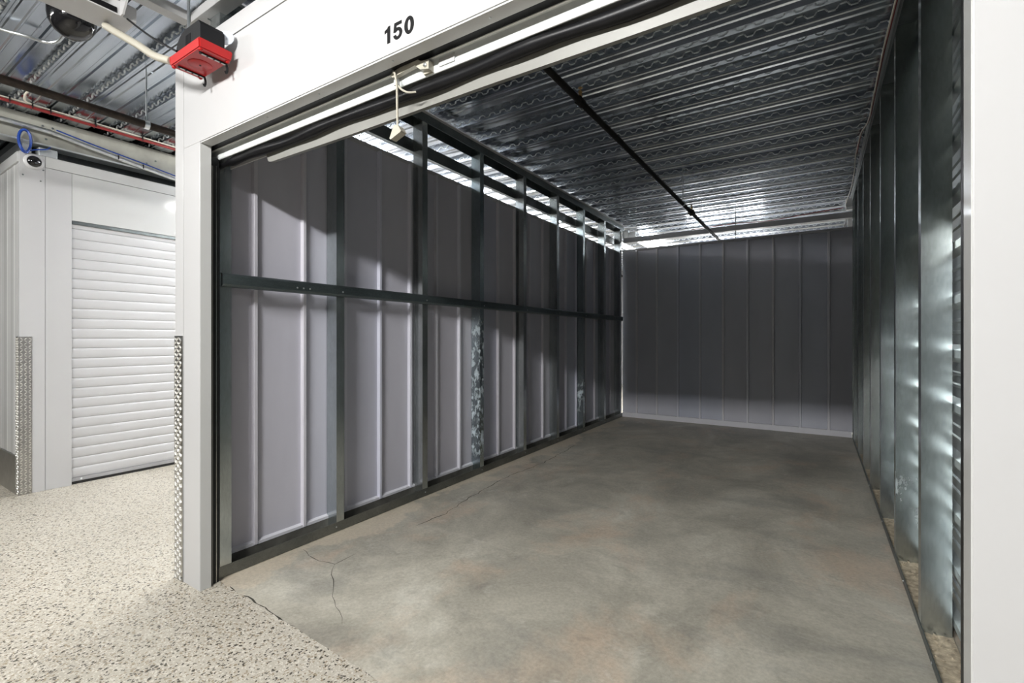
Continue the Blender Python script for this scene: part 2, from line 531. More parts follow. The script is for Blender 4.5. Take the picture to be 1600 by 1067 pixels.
# ---- ceiling deck: one object for each 12 inch corrugation
PITCH = .305
ceiling = empty('ceiling', (-2.2, 4, DECK_Z))
tag(ceiling, 'corrugated galvanized metal deck ceiling', kind='structure')
DX0, DX1 = -9.6, 5.2
def deck_mesh():
    bm = bmesh.new()
    d = .052
    line = [(0.00, 0), (.012, 0), (.018, .005), (.028, .005), (.034, 0), (.072, 0), (.078, -.008), (.084, -.008), (.090, 0), (.140, 0), (.145, .004), (.154, .004), (.160, d), (.195, d), (.202, d - .010), (.214, d - .010), (.221, d), (.294, d), (PITCH, 0)]
    A = []; B = []
    for y, z in line:
        A.append(bm.verts.new((DX0, y, DECK_Z + z))); B.append(bm.verts.new((DX1, y, DECK_Z + z)))
    for i in range(len(line) - 1):
        bm.faces.new((A[i], B[i], B[i + 1], A[i + 1]))
    bmesh.ops.recalc_face_normals(bm, faces=bm.faces)
    if bm.faces[0].normal.z > 0: bmesh.ops.reverse_faces(bm, faces=bm.faces)
    # embossed chain on the web that slopes back down to the bottom flange
    p0 = Vector((0, .294, DECK_Z + d)); p1 = Vector((0, PITCH, DECK_Z))
    u = (p1 - p0); ul = u.length; u.normalize()
    n = Vector((0, -u.z, u.y));
    if n.z > 0: n = -n
    def ridge(xa, ta, xb, tb, w=.0036, h=.006):
        a = p0 + u * (ta * ul) + Vector((xa, 0, 0)); b = p0 + u * (tb * ul) + Vector((xb, 0, 0))
        dd = (b - a).normalized(); s = n.cross(dd) * w
        q = [a + s, a - s, b - s, b + s]
        lo = [bm.verts.new(p) for p in q]
        c = (a + b) / 2
        hi = [bm.verts.new(c + (p - c) * .72 + n * h) for p in q]
        nf = [bm.faces.new(hi[::-1])]
        for i in range(4): nf.append(bm.faces.new((lo[i], hi[i], hi[(i + 1) % 4], lo[(i + 1) % 4])))
        for f in nf: f.material_index = 1
    x = -6.2
    while x < 1.2:
        ridge(x, .3, x + .034, .3)
        ridge(x + .036, .34, x + .048, .66)
        ridge(x + .050, .7, x + .084, .7)
        ridge(x + .086, .66, x + .098, .34)
        x += .1
    return bm
r0 = finish('deck_corrugation', deck_mesh(), [M['deck'], M['emboss']], ceiling, origin=(-2.2, 0, DECK_Z))
def place_deck(i, o):
    pass
y = -3.6
first = True
k = 0
while y < 11.7:
    if first:
        r0.location = Vector((-2.2, y, DECK_Z)) - WORLD_LOC['ceiling']; first = False
    else:
        copy_piece(r0, (-2.2, y, DECK_Z), ceiling)
    y += PITCH
box('slab_underside', DX0, DX1, -3.7, 12.0, DECK_Z + .062, DECK_Z + .12, M['galv_dark'], ceiling)

# ---- studs
def stud_poly(x_in, yw, side, wd=.092, fl=.052, lip=.014, t=.0022):
    """C stud: web faces -y, flanges run to +y. side=-1: wall lies at smaller x (left wall)"""
    s = side
    line = [(x_in + s * lip, yw + fl), (x_in, yw + fl), (x_in, yw), (x_in + s * wd, yw), (x_in + s * wd, yw + fl), (x_in + s * (wd - lip), yw + fl)]
    p = strip_poly(line, t if s < 0 else -t)
    return p

def make_stud(x_in, yw, side, mat, parent, z0=.004, z1=2.905, fl=.052):
    return prism('stud', stud_poly(x_in, yw, side, fl=fl), 'z', z0, z1, mat, parent)

# ---- left partition
wl = empty('wall_left', (-2.6, 4.1, 0))
tag(wl, 'left partition of grey sheet panels behind galvanized studs', kind='structure')
LSTUDS = [(1.217, 'galv'), (1.906, 'galv'), (2.674, 'galv'), (3.408, 'galv_stain_a'), (4.154, 'galv'), (4.892, 'galv'), (5.622, 'galv_stain_b'), (6.34, 'galv'), (6.985, 'galv')]
for yw, mt in LSTUDS:
    make_stud(XL, yw, -1, M[mt], wl)
# sheets with standing seams
SHX = -2.628
RIB0, RIBP = 1.440, .297
def rib_profile(c, base, h, side):
    # standing seam seen from the room: wide foot, square top
    return [(base, c - .013), (base + side * h * .94, c - .010), (base + side * h, c - .008), (base + side * h, c + .008), (base + side * h * .94, c + .010), (base, c + .013)]
yr = RIB0 - RIBP
i = 0
while yr < 7.12:
    y0, y1 = max(yr, 1.17), min(yr + RIBP, 7.16)
    bm = bmesh.new()
    add_box(bm, SHX - .002, SHX, y0, y1, .055, 2.535)
    pn = finish('panel', bm, M['sheet'], wl)
    if y1 < 7.12:
        prism('seam_rib', rib_profile(y1, SHX - .001, .026, 1), 'z', .072, 2.535, M['sheet_rib'], pn)
    yr += RIBP; i += 1
# pale bottom strip, cap, girt, tracks, mid rail
prism('base_strip', [(SHX, .068), (SHX + .02, .068), (SHX + .02, .084), (SHX, .092)], 'y', 1.26, 7.1, M['base_white'], wl)
prism('cap_strip', [(SHX - .06, 2.53), (SHX + .004, 2.53), (SHX + .008, 2.56), (SHX - .06, 2.565)], 'y', 1.2, 7.16, M['cap'], wl)
prism('girt', [(SHX - .05, 2.655), (SHX - .012, 2.655), (SHX - .012, 2.75), (SHX - .05, 2.75)], 'y', 1.2, 9.4, M['galv_dark'], wl)
prism('base_track', strip_poly([(XL + .003, .058), (XL + .003, 0), (SHX, 0), (SHX, .05)], -.002), 'y', 1.205, 7.09, M['galv_dark'], wl)
box('sill_strip', SHX + .0035, SHX + .018, 1.26, 7.08, .003, .067, M['sill'], wl)
prism('top_track', strip_poly([(XL + .004, 2.865), (XL + .004, PLATE_Z), (SHX - .004, PLATE_Z), (SHX - .004, 2.845)], .002), 'y', 1.205, 7.16, M['galv_dark'], wl)
prism('top_angle', strip_poly([(XL + .040, PLATE_Z - .006), (XL + .040, PLATE_Z + .004), (XL - .02, PLATE_Z + .004), (XL - .02, DECK_Z - .004)], .003), 'y', 1.205, 7.16, M['cap'], wl)
prism('mid_rail', [(XL, 1.468), (XL + .020, 1.472), (XL + .030, 1.482), (XL + .030, 1.526), (XL + .020, 1.536), (XL, 1.540)], 'y', 1.217, 7.04, M['rail'], wl)
scr = lathe('screw', [(.0055, 0), (.0055, .002), (.003, .004)], (XL + .005, 1.90, .03), M['zinc'], wl, axis='x', seg=8)
for yy in (2.70, 3.43, 4.18, 4.91, 5.65, 6.36):
    copy_piece(scr, (WORLD_LOC[scr.name][0], yy, WORLD_LOC[scr.name][2]), wl)
scr2 = lathe('screw', [(.0055, 0), (.0055, .002), (.003, .004)], (XL + .031, 1.62, 1.497), M['zinc'], wl, axis='x', seg=8)
for yy in (1.66, 1.70, 1.93, 2.69, 3.43, 4.18, 4.91, 5.65):
    copy_piece(scr2, (WORLD_LOC[scr2.name][0], yy, WORLD_LOC[scr2.name][2]), wl)
# white corridor-side facing of the same partition
yy = 1.145
while yy < 7.1:
    box('facing_panel', -2.735, -2.727, yy + .002, min(yy + 1.2, 7.2) - .002, 0.001, 2.54, M['white'], wl)
    yy += 1.2

# ---- back partition
wb = empty('wall_back', (-1.1, YB, 0))
tag(wb, 'dark grey ribbed sheet partition at the back of the unit', kind='structure')
xr = -2.305 - .303
while xr < .40:
    x0, x1 = max(xr, -2.53), min(xr + .303, .46)
    bm = bmesh.new()
    add_box(bm, x0, x1, YB, YB + .002, .06, 2.545)
    pn = finish('panel', bm, M['sheet_back'], wb)
    if x1 < .40:
        c = x1
        prism('seam_rib', [(c - .016, YB + .001), (c - .013, YB - .022), (c - .009, YB - .024), (c + .009, YB - .024), (c + .013, YB - .022), (c + .016, YB + .001)], 'z', .07, 2.545, M['sheet_back_rib'], pn)
    xr += .303
prism('base_trim', [(YB - .030, 0), (YB - .026, .070), (YB, .076), (YB, 0)], 'x', -2.525, .352, M['base_white'], wb)
prism('cap_strip', [(YB - .028, 2.532), (YB - .024, 2.562), (YB + .05, 2.565), (YB + .05, 2.532)], 'x', -2.53, .46, M['cap'], wb)

# ---- right partition
wr = empty('wall_right', (.42, 4.1, 0))
tag(wr, 'right partition of galvanized studs over horizontal corrugated siding', kind='structure')
RST = [(1.80, 'galv'), (2.55, 'galv'), (3.30, 'galv_stain_c'), (4.02, 'galv'), (4.74, 'galv'), (5.43, 'galv'), (6.10, 'galv'), (6.72, 'galv'), (7.03, 'galv')]
for yw, mt in RST:
    make_stud(XR, yw, 1, M[mt], wr)
# siding courses, each one corrugation high
CH = .216
def siding_profile(z, xb=.482):
    pts = [(xb, 0), (xb - .022, .022), (xb - .022, .052), (xb, .074), (xb, .112), (xb - .007, .117), (xb - .007, .127), (xb, .132), (xb, .160), (xb - .007, .165), (xb - .007, .175), (xb, .180), (xb, CH)]
    return strip_poly([(p[0], p[1] + z) for p in pts], -.002)
z = .03
src = None
while z < 2.7:
    if src is None:
        src = prism('siding_course', siding_profile(z), 'y', 1.16, 7.2, M['siding'], wr)
        o0 = WORLD_LOC[src.name].copy(); z00 = z
    else:
        copy_piece(src, (o0.x, o0.y, o0.z + z - z00), wr)
    z += CH
prism('base_track', strip_poly([(XR - .004, .034), (XR - .004, 0), (.456, 0)], .003), 'y', 1.205, 7.09, M['galv_dark'], wr)
prism('top_track', strip_poly([(XR - .004, 2.865), (XR - .004, PLATE_Z), (.458, PLATE_Z), (.458, 2.86)], -.002), 'y', 1.205, 7.16, M['galv_dark'], wr)
prism('top_angle', strip_poly([(XR - .022, PLATE_Z - .004), (XR - .022, PLATE_Z + .004), (XR + .03, PLATE_Z + .004), (XR + .03, DECK_Z - .004)], -.003), 'y', 1.205, 7.16, M['bar_galv'], wr)
for yy in (1.6, 2.3, 3.0, 3.9, 4.8):
    c = copy_piece(scr, (XR - .006, yy, .012), wr)

# debris inside the right track
def debris():
    bm = bmesh.new()
    nx, ny = 6, 160
    g = [[bm.verts.new((.362 + .095 * a / nx, 1.21 + 5.8 * b / ny, .004 + random.uniform(0, .007) * (.3 + a / nx))) for b in range(ny + 1)] for a in range(nx + 1)]
    for a in range(nx):
        for b in range(ny): bm.faces.new((g[a][b], g[a + 1][b], g[a + 1][b + 1], g[a][b + 1]))
    for k in range(240):
        yy = 1.3 + 4.5 * random.random() ** 1.6
        s = random.uniform(.002, .007)
        m = Matrix.Translation((random.uniform(.372, .45), yy, .010)) @ Matrix.Rotation(random.random() * 6, 4, 'Z') @ Matrix.Diagonal((s * random.uniform(.5, 2.2), s, s * .6, 1))
        bmesh.ops.create_icosphere(bm, subdivisions=1, radius=1, matrix=m)
    return finish('debris', bm, M['dirt'], wr)
tag(debris(), kind='stuff')

# ---- front wall of the unit (storefront)
YF = 1.10
wf = empty('wall_front', (-1.1, YF, 0))
tag(wf, 'glossy white storefront around the open unit', kind='structure')
OX0, OX1, OZ = -2.478, .222, 2.147
# left pier and its corner cover
box('pier', -2.640, OX0, YF, YF + .046, .001, OZ, M['white'], wf, .0015)
box('corner_cover', -2.727, -2.642, YF - .002, YF + .046, .001, 2.632, M['white'], wf, .0015)
box('pier', OX1, 1.20, YF, YF + .046, .001, OZ, M['white'], wf, .0015)
box('pier', 1.202, 4.9, YF, YF + .046, .001, 2.55, M['white'], wf, .0015)
# header: lower sheet and upper cap course with a seam between
box('header_panel', -2.640, 1.20, YF, YF + .046, OZ + .0005, 2.548, M['white'], wf, .0015)
box('header_cap', -2.640, 4.9, YF - .003, YF + .046, 2.551, 2.632, M['white'], wf, .002)
# soffit lip and jamb liners
M['lip'] = plain('grey_soffit_lip', (.50, .50, .50), .35, var=.05)
box('soffit_lip', OX0, OX1, YF + .003, YF + .052, OZ - .006, OZ - .0005, M['lip'], wf, .001)
box('shade_strip', OX0 - .06, OX1 + .06, YF + .054, YF + .083, OZ - .0045, OZ + .08, M['seal'], wf)  # black strip added to paint in the shade between header lip and door bar
box('jamb_liner', OX0 - .004, OX0 + .002, YF + .002, YF + .050, .001, OZ - .007, M['white_gloss'], wf)
box('jamb_liner', OX1 - .002, OX1 + .004, YF + .002, YF + .050, .001, OZ - .007, M['white_gloss'], wf)
ss = lathe('screw', [(.004, 0), (.004, -.0015), (.002, -.003)], (-1.95, YF + .027, OZ - .006), M['zinc'], wf, axis='z', seg=8)
for xx in (-2.2, -1.6, -1.2, -.8):
    copy_piece(ss, (xx, WORLD_LOC[ss.name][1], WORLD_LOC[ss.name][2]), wf)
# inner framing of the front wall (behind the storefront)
box('header_stud', -2.70, 1.2, YF + .30, YF + .34, 2.60, 2.9, M['galv_dark'], wf)

# unit number 150
def add_flat(bm, loop, holes=()):
    """flat outline in (x, z) with thickness along y, built as a triangulated face extruded"""
    es = []
    for lp in (loop, *holes):
        vs = [bm.verts.new((p[0], -.0006, p[1])) for p in lp]
        es += [bm.edges.new((vs[i], vs[(i + 1) % len(vs)])) for i in range(len(vs))]
    r = bmesh.ops.triangle_fill(bm, use_beauty=True, use_dissolve=False, edges=es)
    fs = [f for f in r['geom'] if isinstance(f, bmesh.types.BMFace)]
    e = bmesh.ops.extrude_face_region(bm, geom=fs)
    bmesh.ops.translate(bm, vec=(0, .0011, 0), verts=[v for v in e['geom'] if isinstance(v, bmesh.types.BMVert)])
    bmesh.ops.recalc_face_normals(bm, faces=bm.faces)
def ell(cx, cz, rx, rz, a0, a1, n):
    return [(cx + rx * math.cos(math.radians(a0 + (a1 - a0) * k / n)), cz + rz * math.sin(math.radians(a0 + (a1 - a0) * k / n))) for k in range(n + 1)]
def digit(outline, holes, x, z, h=.056):
    bm = bmesh.new()
    add_flat(bm, [(p[0] * h * 1.12, p[1] * h) for p in outline], [[(p[0] * h * 1.12, p[1] * h) for p in q] for q in holes])
    bmesh.ops.translate(bm, vec=(x, YF - .0008, z), verts=bm.verts)
    return finish('digit', bm, M['number'], wf)
one = [(.20, 0), (.42, 0), (.42, 1), (.26, 1), (.20, .90), (.0, .82), (.0, .64), (.20, .70)]
zero = ell(.34, .5, .34, .51, 0, 360, 28)[:-1]
zhole = ell(.34, .5, .105, .31, 0, 360, 20)[:-1]
five = [(.0, .27)] + ell(.33, .34, .33, .35, 190, 360, 14)[0:] + ell(.33, .34, .33, .35, 0, 105, 9)[1:] + [(.23, .64), (.25, .81), (.62, .81), (.62, 1.0), (.09, 1.0), (.02, .46), (.20, .44)] + ell(.33, .34, .125, .17, 130, 0, 8) + ell(.33, .34, .125, .17, 360, 195, 9)[1:]
digit(one, [], -1.210, 2.183)
digit(five, [], -1.170, 2.183)
digit(zero, [zhole], -1.119, 2.183)

# ---- door 1: our own roll-up door, rolled up
d1 = empty('door_1', (-1.1, 1.20, OZ - .1))
tag(d1, 'rolled-up white roll-up door at the top of the open unit', kind='structure')
BX0, BX1 = -2.565, .30
bar = prism('bottom_bar', [(1.196, 2.094), (1.200, 2.094), (1.206, 2.100), (1.206, 2.170), (1.194, 2.170), (1.190, 2.164), (1.190, 2.142), (1.193, 2.139), (1.193, 2.098)], 'x', BX0, BX1, M['door_bar'], d1)
prism('bar_cover', [(1.186, 2.142), (1.190, 2.141), (1.190, 2.166), (1.206, 2.1705), (1.206, 2.174), (1.188, 2.171)], 'x', BX0 + .004, BX1, M['white_bar'], bar)
lathe('bolt', [(.006, 0), (.006, -.003), (.003, -.005)], (-2.522, 1.193, 2.118), M['zinc'], bar, axis='y', seg=10)
# bulb seal
n = 40
pts = [(BX0 + .01 + (BX1 - BX0 - .02) * k / n, 1.220 + .003 * math.sin(k * .9), 2.074 + .004 * math.sin(k * .55)) for k in range(n + 1)]
rad = [.0195 + .002 * math.sin(k * 1.3) for k in range(n + 1)]
rad[0] = rad[1] = .012
tube('bulb_seal', pts, rad, M['seal'], d1, 14)
# cream lip behind the seal, round-ended, its upper edge hidden by the seal
def cream_lip():
    bm = bmesh.new()
    xs = [-2.150, -2.143, -2.13, -2.11] + [-2.1 + 2.36 * k / 30 for k in range(1, 31)]
    F = []; 
    for i, x in enumerate(xs):
        zb = 2.020 + [.028, .010, .003, .0][min(i, 3)] + .0018 * math.sin(x * 5)
        top = 2.066 + .004 * math.sin(x * 7)
        F.append([bm.verts.new((x, 1.236, top)), bm.verts.new((x, 1.240, zb)), bm.verts.new((x, 1.262, zb + .004)), bm.verts.new((x, 1.262, top))])
    for A, B in zip(F, F[1:]):
        for k in range(4): bm.faces.new((A[k], B[k], B[(k + 1) % 4], A[(k + 1) % 4]))
    bm.faces.new(F[0]); bm.faces.new(F[-1][::-1])
    bmesh.ops.recalc_face_normals(bm, faces=bm.faces)
    return finish('curtain_lip', bm, M['cream'], d1, smooth=True)
cream_lip()
# roll of curtain above
bm = bmesh.new()
prof = []
for k in range(28):
    a = 2 * PI * k / 28
    r = .155 + (.004 if k % 2 else 0)
    prof.append((1.42 + r * math.cos(a), 2.43 + r * math.sin(a)))
add_prism(bm, prof, 'x', -2.50, .33)
finish('curtain_roll', bm, M['white_slat'], d1)
prism('curtain_tail', [(1.246, 2.06), (1.250, 2.06), (1.275, 2.40), (1.271, 2.40)], 'x', -2.49, .25, M['white_slat'], d1)
# guides
for (xa, s, ye) in ((-2.500, 1, 1.198), (.237, -1, 1.262)):
    g = box('guide', min(xa, xa - s * .03), max(xa, xa - s * .03), 1.148, ye, .001, 2.10, M['track'] if 'track' in M else M['galv_dark'], d1)
    if s > 0:
        box('guide_lip', xa + .0005, xa + .006, 1.160, 1.167, .004, 2.055, M['cream'], g)
        box('guide_lip', xa + .0005, xa + .004, 1.182, 1.185, .004, 2.06, M['galv'], g)
# handle with pull rope
hd = prism('handle', [(-1.252, 2.122), (-1.244, 2.118), (-1.140, 2.128), (-1.118, 2.108), (-1.078, 2.098), (-1.078, 2.128), (-1.112, 2.134), (-1.140, 2.150), (-1.244, 2.138), (-1.252, 2.134)], 'y', 1.168, 1.184, M['cream_handle'] if 'cream_handle' in M else M['cream_pipe'], d1)
box('handle_foot', -1.115, -1.078, 1.184, 1.193, 2.096, 2.130, M['cream_pipe'], hd)
box('handle_foot', -1.252, -1.236, 1.180, 1.193, 2.098, 2.136, M['lip'], hd)
lathe('bolt', [(.007, 0), (.007, -.004), (.004, -.006)], (-1.092, 1.168, 2.114), M['zinc'], hd, axis='y', seg=10)
rope = tube('pull_rope', smooth_path([(-1.238, 1.165, 2.135), (-1.226, 1.160, 2.12), (-1.222, 1.165, 2.08), (-1.222, 1.167, 2.0), (-1.221, 1.168, 1.94)], 5), .0042, M['cream_pipe'], d1, 8)
tube('rope_tail', smooth_path([(-1.222, 1.170, 2.085), (-1.205, 1.172, 2.066), (-1.180, 1.178, 2.052), (-1.155, 1.190, 2.052)], 5), .0036, M['cream_pipe'], rope, 8)
bm = bmesh.new()
add_prism(bm, [(-1.226, 1.944), (-1.205, 1.936), (-1.192, 1.916), (-1.196, 1.912), (-1.242, 1.897), (-1.248, 1.902)], 'y', 1.155, 1.181)
pg = finish('pull_grip', bm, M['cream_pipe'], rope)
box('label_sticker', -1.052, -.985, 1.1886, 1.1929, 2.106, 2.132, M['white'], bar)

# ---- corner unit to the left: side wall (faces the side corridor) and front wall
XS = -5.15
ws = empty('wall_side', (XS, 3, 0))
tag(ws, 'white side of the corner unit across the side corridor', kind='structure')
box('corner_post', XS - .05, XS, 1.020, 1.166, .001, 2.648, M['white'], ws, .002)
box('post_cover', XS - .05, XS + .001, 1.168, 1.325, .001, 2.560, M['white'], ws, .002)
box('header_panel', XS - .05, XS, 1.327, 4.05, 2.176, 2.560, M['white_gloss'], ws, .002)
box('header_cap', XS - .05, XS + .002, 1.168, 7.0, 2.563, 2.648, M['white_gloss'], ws, .002)
box('post_cover', XS - .05, XS + .001, 4.02, 4.30, .001, 2.560, M['white'], ws, .002)
box('siding_panel', XS - .05, XS, 4.302, 7.0, .001, 2.560, M['white'], ws, .002)
box('siding_panel', XS - .05, XS, 7.002, 12.0, .001, 2.648, M['white'], ws, .002)
hs = lathe('screw', [(.006, 0), (.006, .002), (.003, .004)], (XS + .0005, 1.04, 2.47), M['galv_dark'], ws, axis='x', seg=8)
for p in ((1.06, 2.62), (1.14, 2.44), (1.155, 2.53)):
    copy_piece(hs, (WORLD_LOC[hs.name][0], p[0], p[1]), ws)
box('dark_gap_sheet', -5.42, -5.40, 1.06, 12.0, 2.30, 2.95, M['galv_dark'], ws)  # unseen dark sheets added so the gap under the girder stays black
box('dark_gap_sheet', -9.4, -5.42, 1.14, 1.16, 2.30, 2.95, M['galv_dark'], ws)
# door 2 with its slats
d2 = empty('door_2', (XS, 2.67, 0))
tag(d2, 'closed white roll-up door with horizontal slats', kind='structure')
SH = .0825
xs = XS - .030
z = .052
src = None
while z < 2.15:
    if src is None:
        pr = [(xs - .004, z), (xs + .001, z + .003), (xs + .0045, z + .014), (xs + .0055, z + .030), (xs + .0055, z + .058), (xs + .0045, z + .070), (xs + .001, z + SH - .004), (xs - .004, z + SH)]
        src = prism('slat', pr + [(xs - .008, z + SH), (xs - .008, z)], 'y', 1.330, 4.02, M['white_slat'], d2, smooth=True)
        o0 = WORLD_LOC[src.name].copy(); z00 = z
    else:
        copy_piece(src, (o0.x, o0.y, o0.z + z - z00), d2)
    z += SH
bb = box('bottom_bar', xs - .006, xs + .014, 1.330, 4.02, .024, .052, M['lip2'], d2, .002)
lathe('bolt', [(.007, 0), (.007, .003), (.004, .005)], (xs + .014, 1.39, .038), M['zinc'], bb, axis='x', seg=10)
box('bottom_seal', xs - .004, xs + .010, 1.330, 4.02, .0015, .024, M['blackgap'], d2)
box('head_gap_strip', xs - .02, XS - .008, 1.330, 4.02, 2.150, 2.176, M['galv_dark'], d2)  # dark strip filling the gap above the door

wc = empty('wall_corner', (-6.5, 1.02, 0))
tag(wc, 'glossy white ribbed front wall of the corner unit at the left edge', kind='structure')
x = XS - .052
k = 0
while x > -9.4:
    x1 = x - .20
    # shallow ribbed pan
    pr = [(x, 1.05), (x, 1.022), (x - .075, 1.020), (x - .085, 1.018), (x - .115, 1.018), (x - .125, 1.020), (x1, 1.022), (x1, 1.05)]
    prism('ribbed_panel', pr, 'z', .30, 2.56, M['white_gloss'], wc)
    x = x1
box('kick_plate', -9.4, XS - .052, 1.012, 1.05, .001, .298, M['tread'], wc, .001)
box('header_cap', -9.4, XS - .001, 1.008, 1.05, 2.562, 2.640, M['white_gloss'], wc, .002)
prism('head_track', [(1.05, 2.66), (1.10, 2.66), (1.10, 2.76), (1.05, 2.76)], 'x', -9.4, XS - .06, M['bar_galv'], wc)

# ---- outer shell
def shell(name, label, *a):
    o = box(name, *a, M['white'])
    tag(o, label, kind='structure')
shell('wall_opposite', 'white wall across the front corridor, behind the camera', -9.6, 5.2, -3.75, -3.7, 0.001, 3.1)
shell('wall_far_left', 'white wall at the far left end of the corridor', -9.65, -9.6, -3.7, 12, 0.001, 3.1)
shell('wall_far_right', 'white wall at the right end of the corridor', 5.2, 5.25, -3.7, 12, 0.001, 3.1)
shell('wall_far_back', 'white wall closing the building behind the rear corridor', -9.6, 5.2, 12.0, 12.05, 0.001, 3.1)
shell('wall_rear_units', 'white wall of the units beyond the rear corridor', -2.6, 5.2, 9.8, 9.85, 0.001, 2.6)

# ================================================================== THINGS
# ---- corner guards of diamond tread plate
def lugs(bm, origin, u, v, n, w, h):
    """herringbone lugs on a plate: origin corner, u across, v up, n outward"""
    st = .024
    r = 0
    z = .014
    while z < h - .008:
        c = .012
        q = 0
        while c < w - .006:
            ang = PI / 4 if (r + q) % 2 else -PI / 4
            ctr = origin + u * c + v * (z)
            d = (u * math.cos(ang) + v * math.sin(ang)); s = n.cross(d)
            L, Wd, H = .0125, .0042, .0045
            lo = [bm.verts.new(ctr + d * a * L + s * b * Wd) for a, b in ((-1, 0), (0, -1), (1, 0), (0, 1))]
            hi = [bm.verts.new(ctr + d * a * L * .7 + s * b * Wd * .5 + n * H) for a, b in ((-1, 0), (0, -1), (1, 0), (0, 1))]
            bm.faces.new(hi)
            for i in range(4): bm.faces.new((lo[i], lo[(i + 1) % 4], hi[(i + 1) % 4], hi[i]))
            c += st; q += 1
        z += st * .8; r += 1
def corner_guard(origin, ux, uy, wx, wy, label):
    """angle of tread plate: origin is the corner point, ux / uy the directions of its two legs"""
    o = Vector(origin)
    root = empty('corner_guard', origin)
    tag(root, label, 'corner guard', group='tread plate corner guards')
    for nm, u, n, w in (('front_leg', ux, -uy, wx), ('side_leg', uy, -ux, wy)):
        bm = bmesh.new()
        # thin plate standing proud of the wall
        pts = [o + n * .003, o + n * .003 + u * w, o + u * w + n * .0003, o + n * .0003]
        A = [bm.verts.new(p + Vector((0, 0, .001))) for p in pts]; B = [bm.verts.new(p + Vector((0, 0, 1.22))) for p in pts]
        for i in range(4): bm.faces.new((A[i], A[(i + 1) % 4], B[(i + 1) % 4], B[i]))
        bm.faces.new(A); bm.faces.new(B)
        bmesh.ops.recalc_face_normals(bm, faces=bm.faces)
        leg = finish(nm, bm, M['tread'], root)
        bm = bmesh.new()
        lugs(bm, o + n * .003, u, Vector((0, 0, 1)), n, w, 1.22)
        bmesh.ops.recalc_face_normals(bm, faces=bm.faces)
        lg = finish('raised_lugs', bm, M['tread_lug'], leg)
        tag(lg, kind='stuff')
    for zz in (.02, 1.205):
        p = o + (-uy) * .003 + ux * (wx - .012) + Vector((0, 0, zz))
        lathe('screw', [(.004, 0), (.003, -.003)], p, M['galv_dark'], root, axis='y', seg=8)
X = Vector((1, 0, 0)); Y = Vector((0, 1, 0))
corner_guard((-2.730, YF - .002, 0), X, Y, .088, .080, 'pale tread plate corner guard on the white pier of the open unit')
corner_guard((XS + .0005, 1.019, 0), -X, Y, .075, .072, 'shiny diamond tread plate corner guard on the corner unit at far left')

# ---- strip lights
def strip_light(x, y, along, pd, pu, label):
    tilt = TILT if y < 0 else 0
    root = empty('strip_light', (x, y, 2.80))
    if tilt: root.location.z = 2.86
    if y > 8.7: root.location.z = 2.42
    elif x < -3 and y > 0: root.location.z = 2.72
    tag(root, label, 'ceiling light', group='corridor strip lights')
    L = .61
    def bx(nm, hw, z0, z1, mat, par, l=L, off=0, bev=.004):
        if along == 'x': return box(nm, x - l, x + l, y - hw + off, y + hw + off, z0, z1, mat, par, bev)
        return box(nm, x - hw + off, x + hw + off, y - l, y + l, z0, z1, mat, par, bev)
    bx('housing', .05, 2.875, 2.91, M['housing'], root)
    bx('diffuser', .065, 2.83, 2.874, M['lamp'], root)
    for s in (-.4, .4):
        p = (x + s, y) if along == 'x' else (x, y + s)
        hw = tube('hanger_rod', [(p[0], p[1], 2.80 if tilt else 2.91), (p[0], p[1], 2.80 + DECK_Z + .05 - root.location.z)], .004, M['zinc'], root, 6)
        if tilt:
            hw.location = Matrix.Rotation(-tilt, 3, 'X') @ Vector((p[0] - x, 0, 0))
            hw.rotation_euler = (-tilt, 0, 0)
    root.rotation_euler = (tilt, 0, 0)
    zo = -.06 if tilt else 0
    def lamp(nm, energy, z, up):
        a = bpy.data.lights.new(nm, 'AREA'); a.shape = 'RECTANGLE'; a.size = 1.2; a.size_y = .12
        a.energy = energy; a.color = (1, .985, .955)
        o = bpy.data.objects.new(nm, a); COL.objects.link(o); o.parent = root
        o.location = (0, 0, z - 2.80)
        o.rotation_euler = (PI if up else 0, 0, 0 if along == 'x' else PI / 2)
    lamp('lamp_down', pd, 2.826, False)
    if pu: lamp('lamp_up', pu, 2.914, True)
for a in LIGHTS: strip_light(*a)

# ---- sprinkler pipe in the unit
PX, PZ = -1.197, 2.628
sp = empty('sprinkler_pipe', (PX, 1.6, PZ))
tag(sp, 'long black sprinkler pipe running under the deck inside the unit', 'pipe')
tube('pipe_run', [(PX, 1.62, PZ), (PX, 5.60, PZ), (PX, 9.6, PZ)], .0195, M['pipe_black'], sp, 14)
def sprinkler(y):
    h = lathe('sprinkler_head', [(.012, 0), (.012, .02), (.009, .022), (.009, .034), (.012, .036), (.012, .046), (.006, .048), (.004, .060), (.006, .062), (.014, .066), (.014, .068), (.002, .069)], (PX, y, PZ + .016), M['brass'], sp, seg=12)
    return h
sprinkler(2.62)
lathe('sprinkler_tee', [(.022, -.03), (.026, -.028), (.026, .028), (.022, .03)], (PX, 2.62, PZ), M['pipe_black'], sp, axis='y', seg=14)
lathe('coupling', [(.022, -.05), (.032, -.045), (.036, -.02), (.036, .02), (.032, .045), (.022, .05)], (PX, 5.62, PZ), M['pipe_brown'], sp, axis='y', seg=14)
sprinkler(5.62)
for yy in (5.20, 7.9):
    tube('hanger_rod', [(PX, yy, PZ), (PX, yy, DECK_Z + .05)], .005, M['zinc'], sp, 6)
    lathe('clevis', [(.021, -.012), (.025, -.012), (.025, .012), (.021, .012)], (PX, yy, PZ), M['zinc'], sp, axis='y', seg=14)

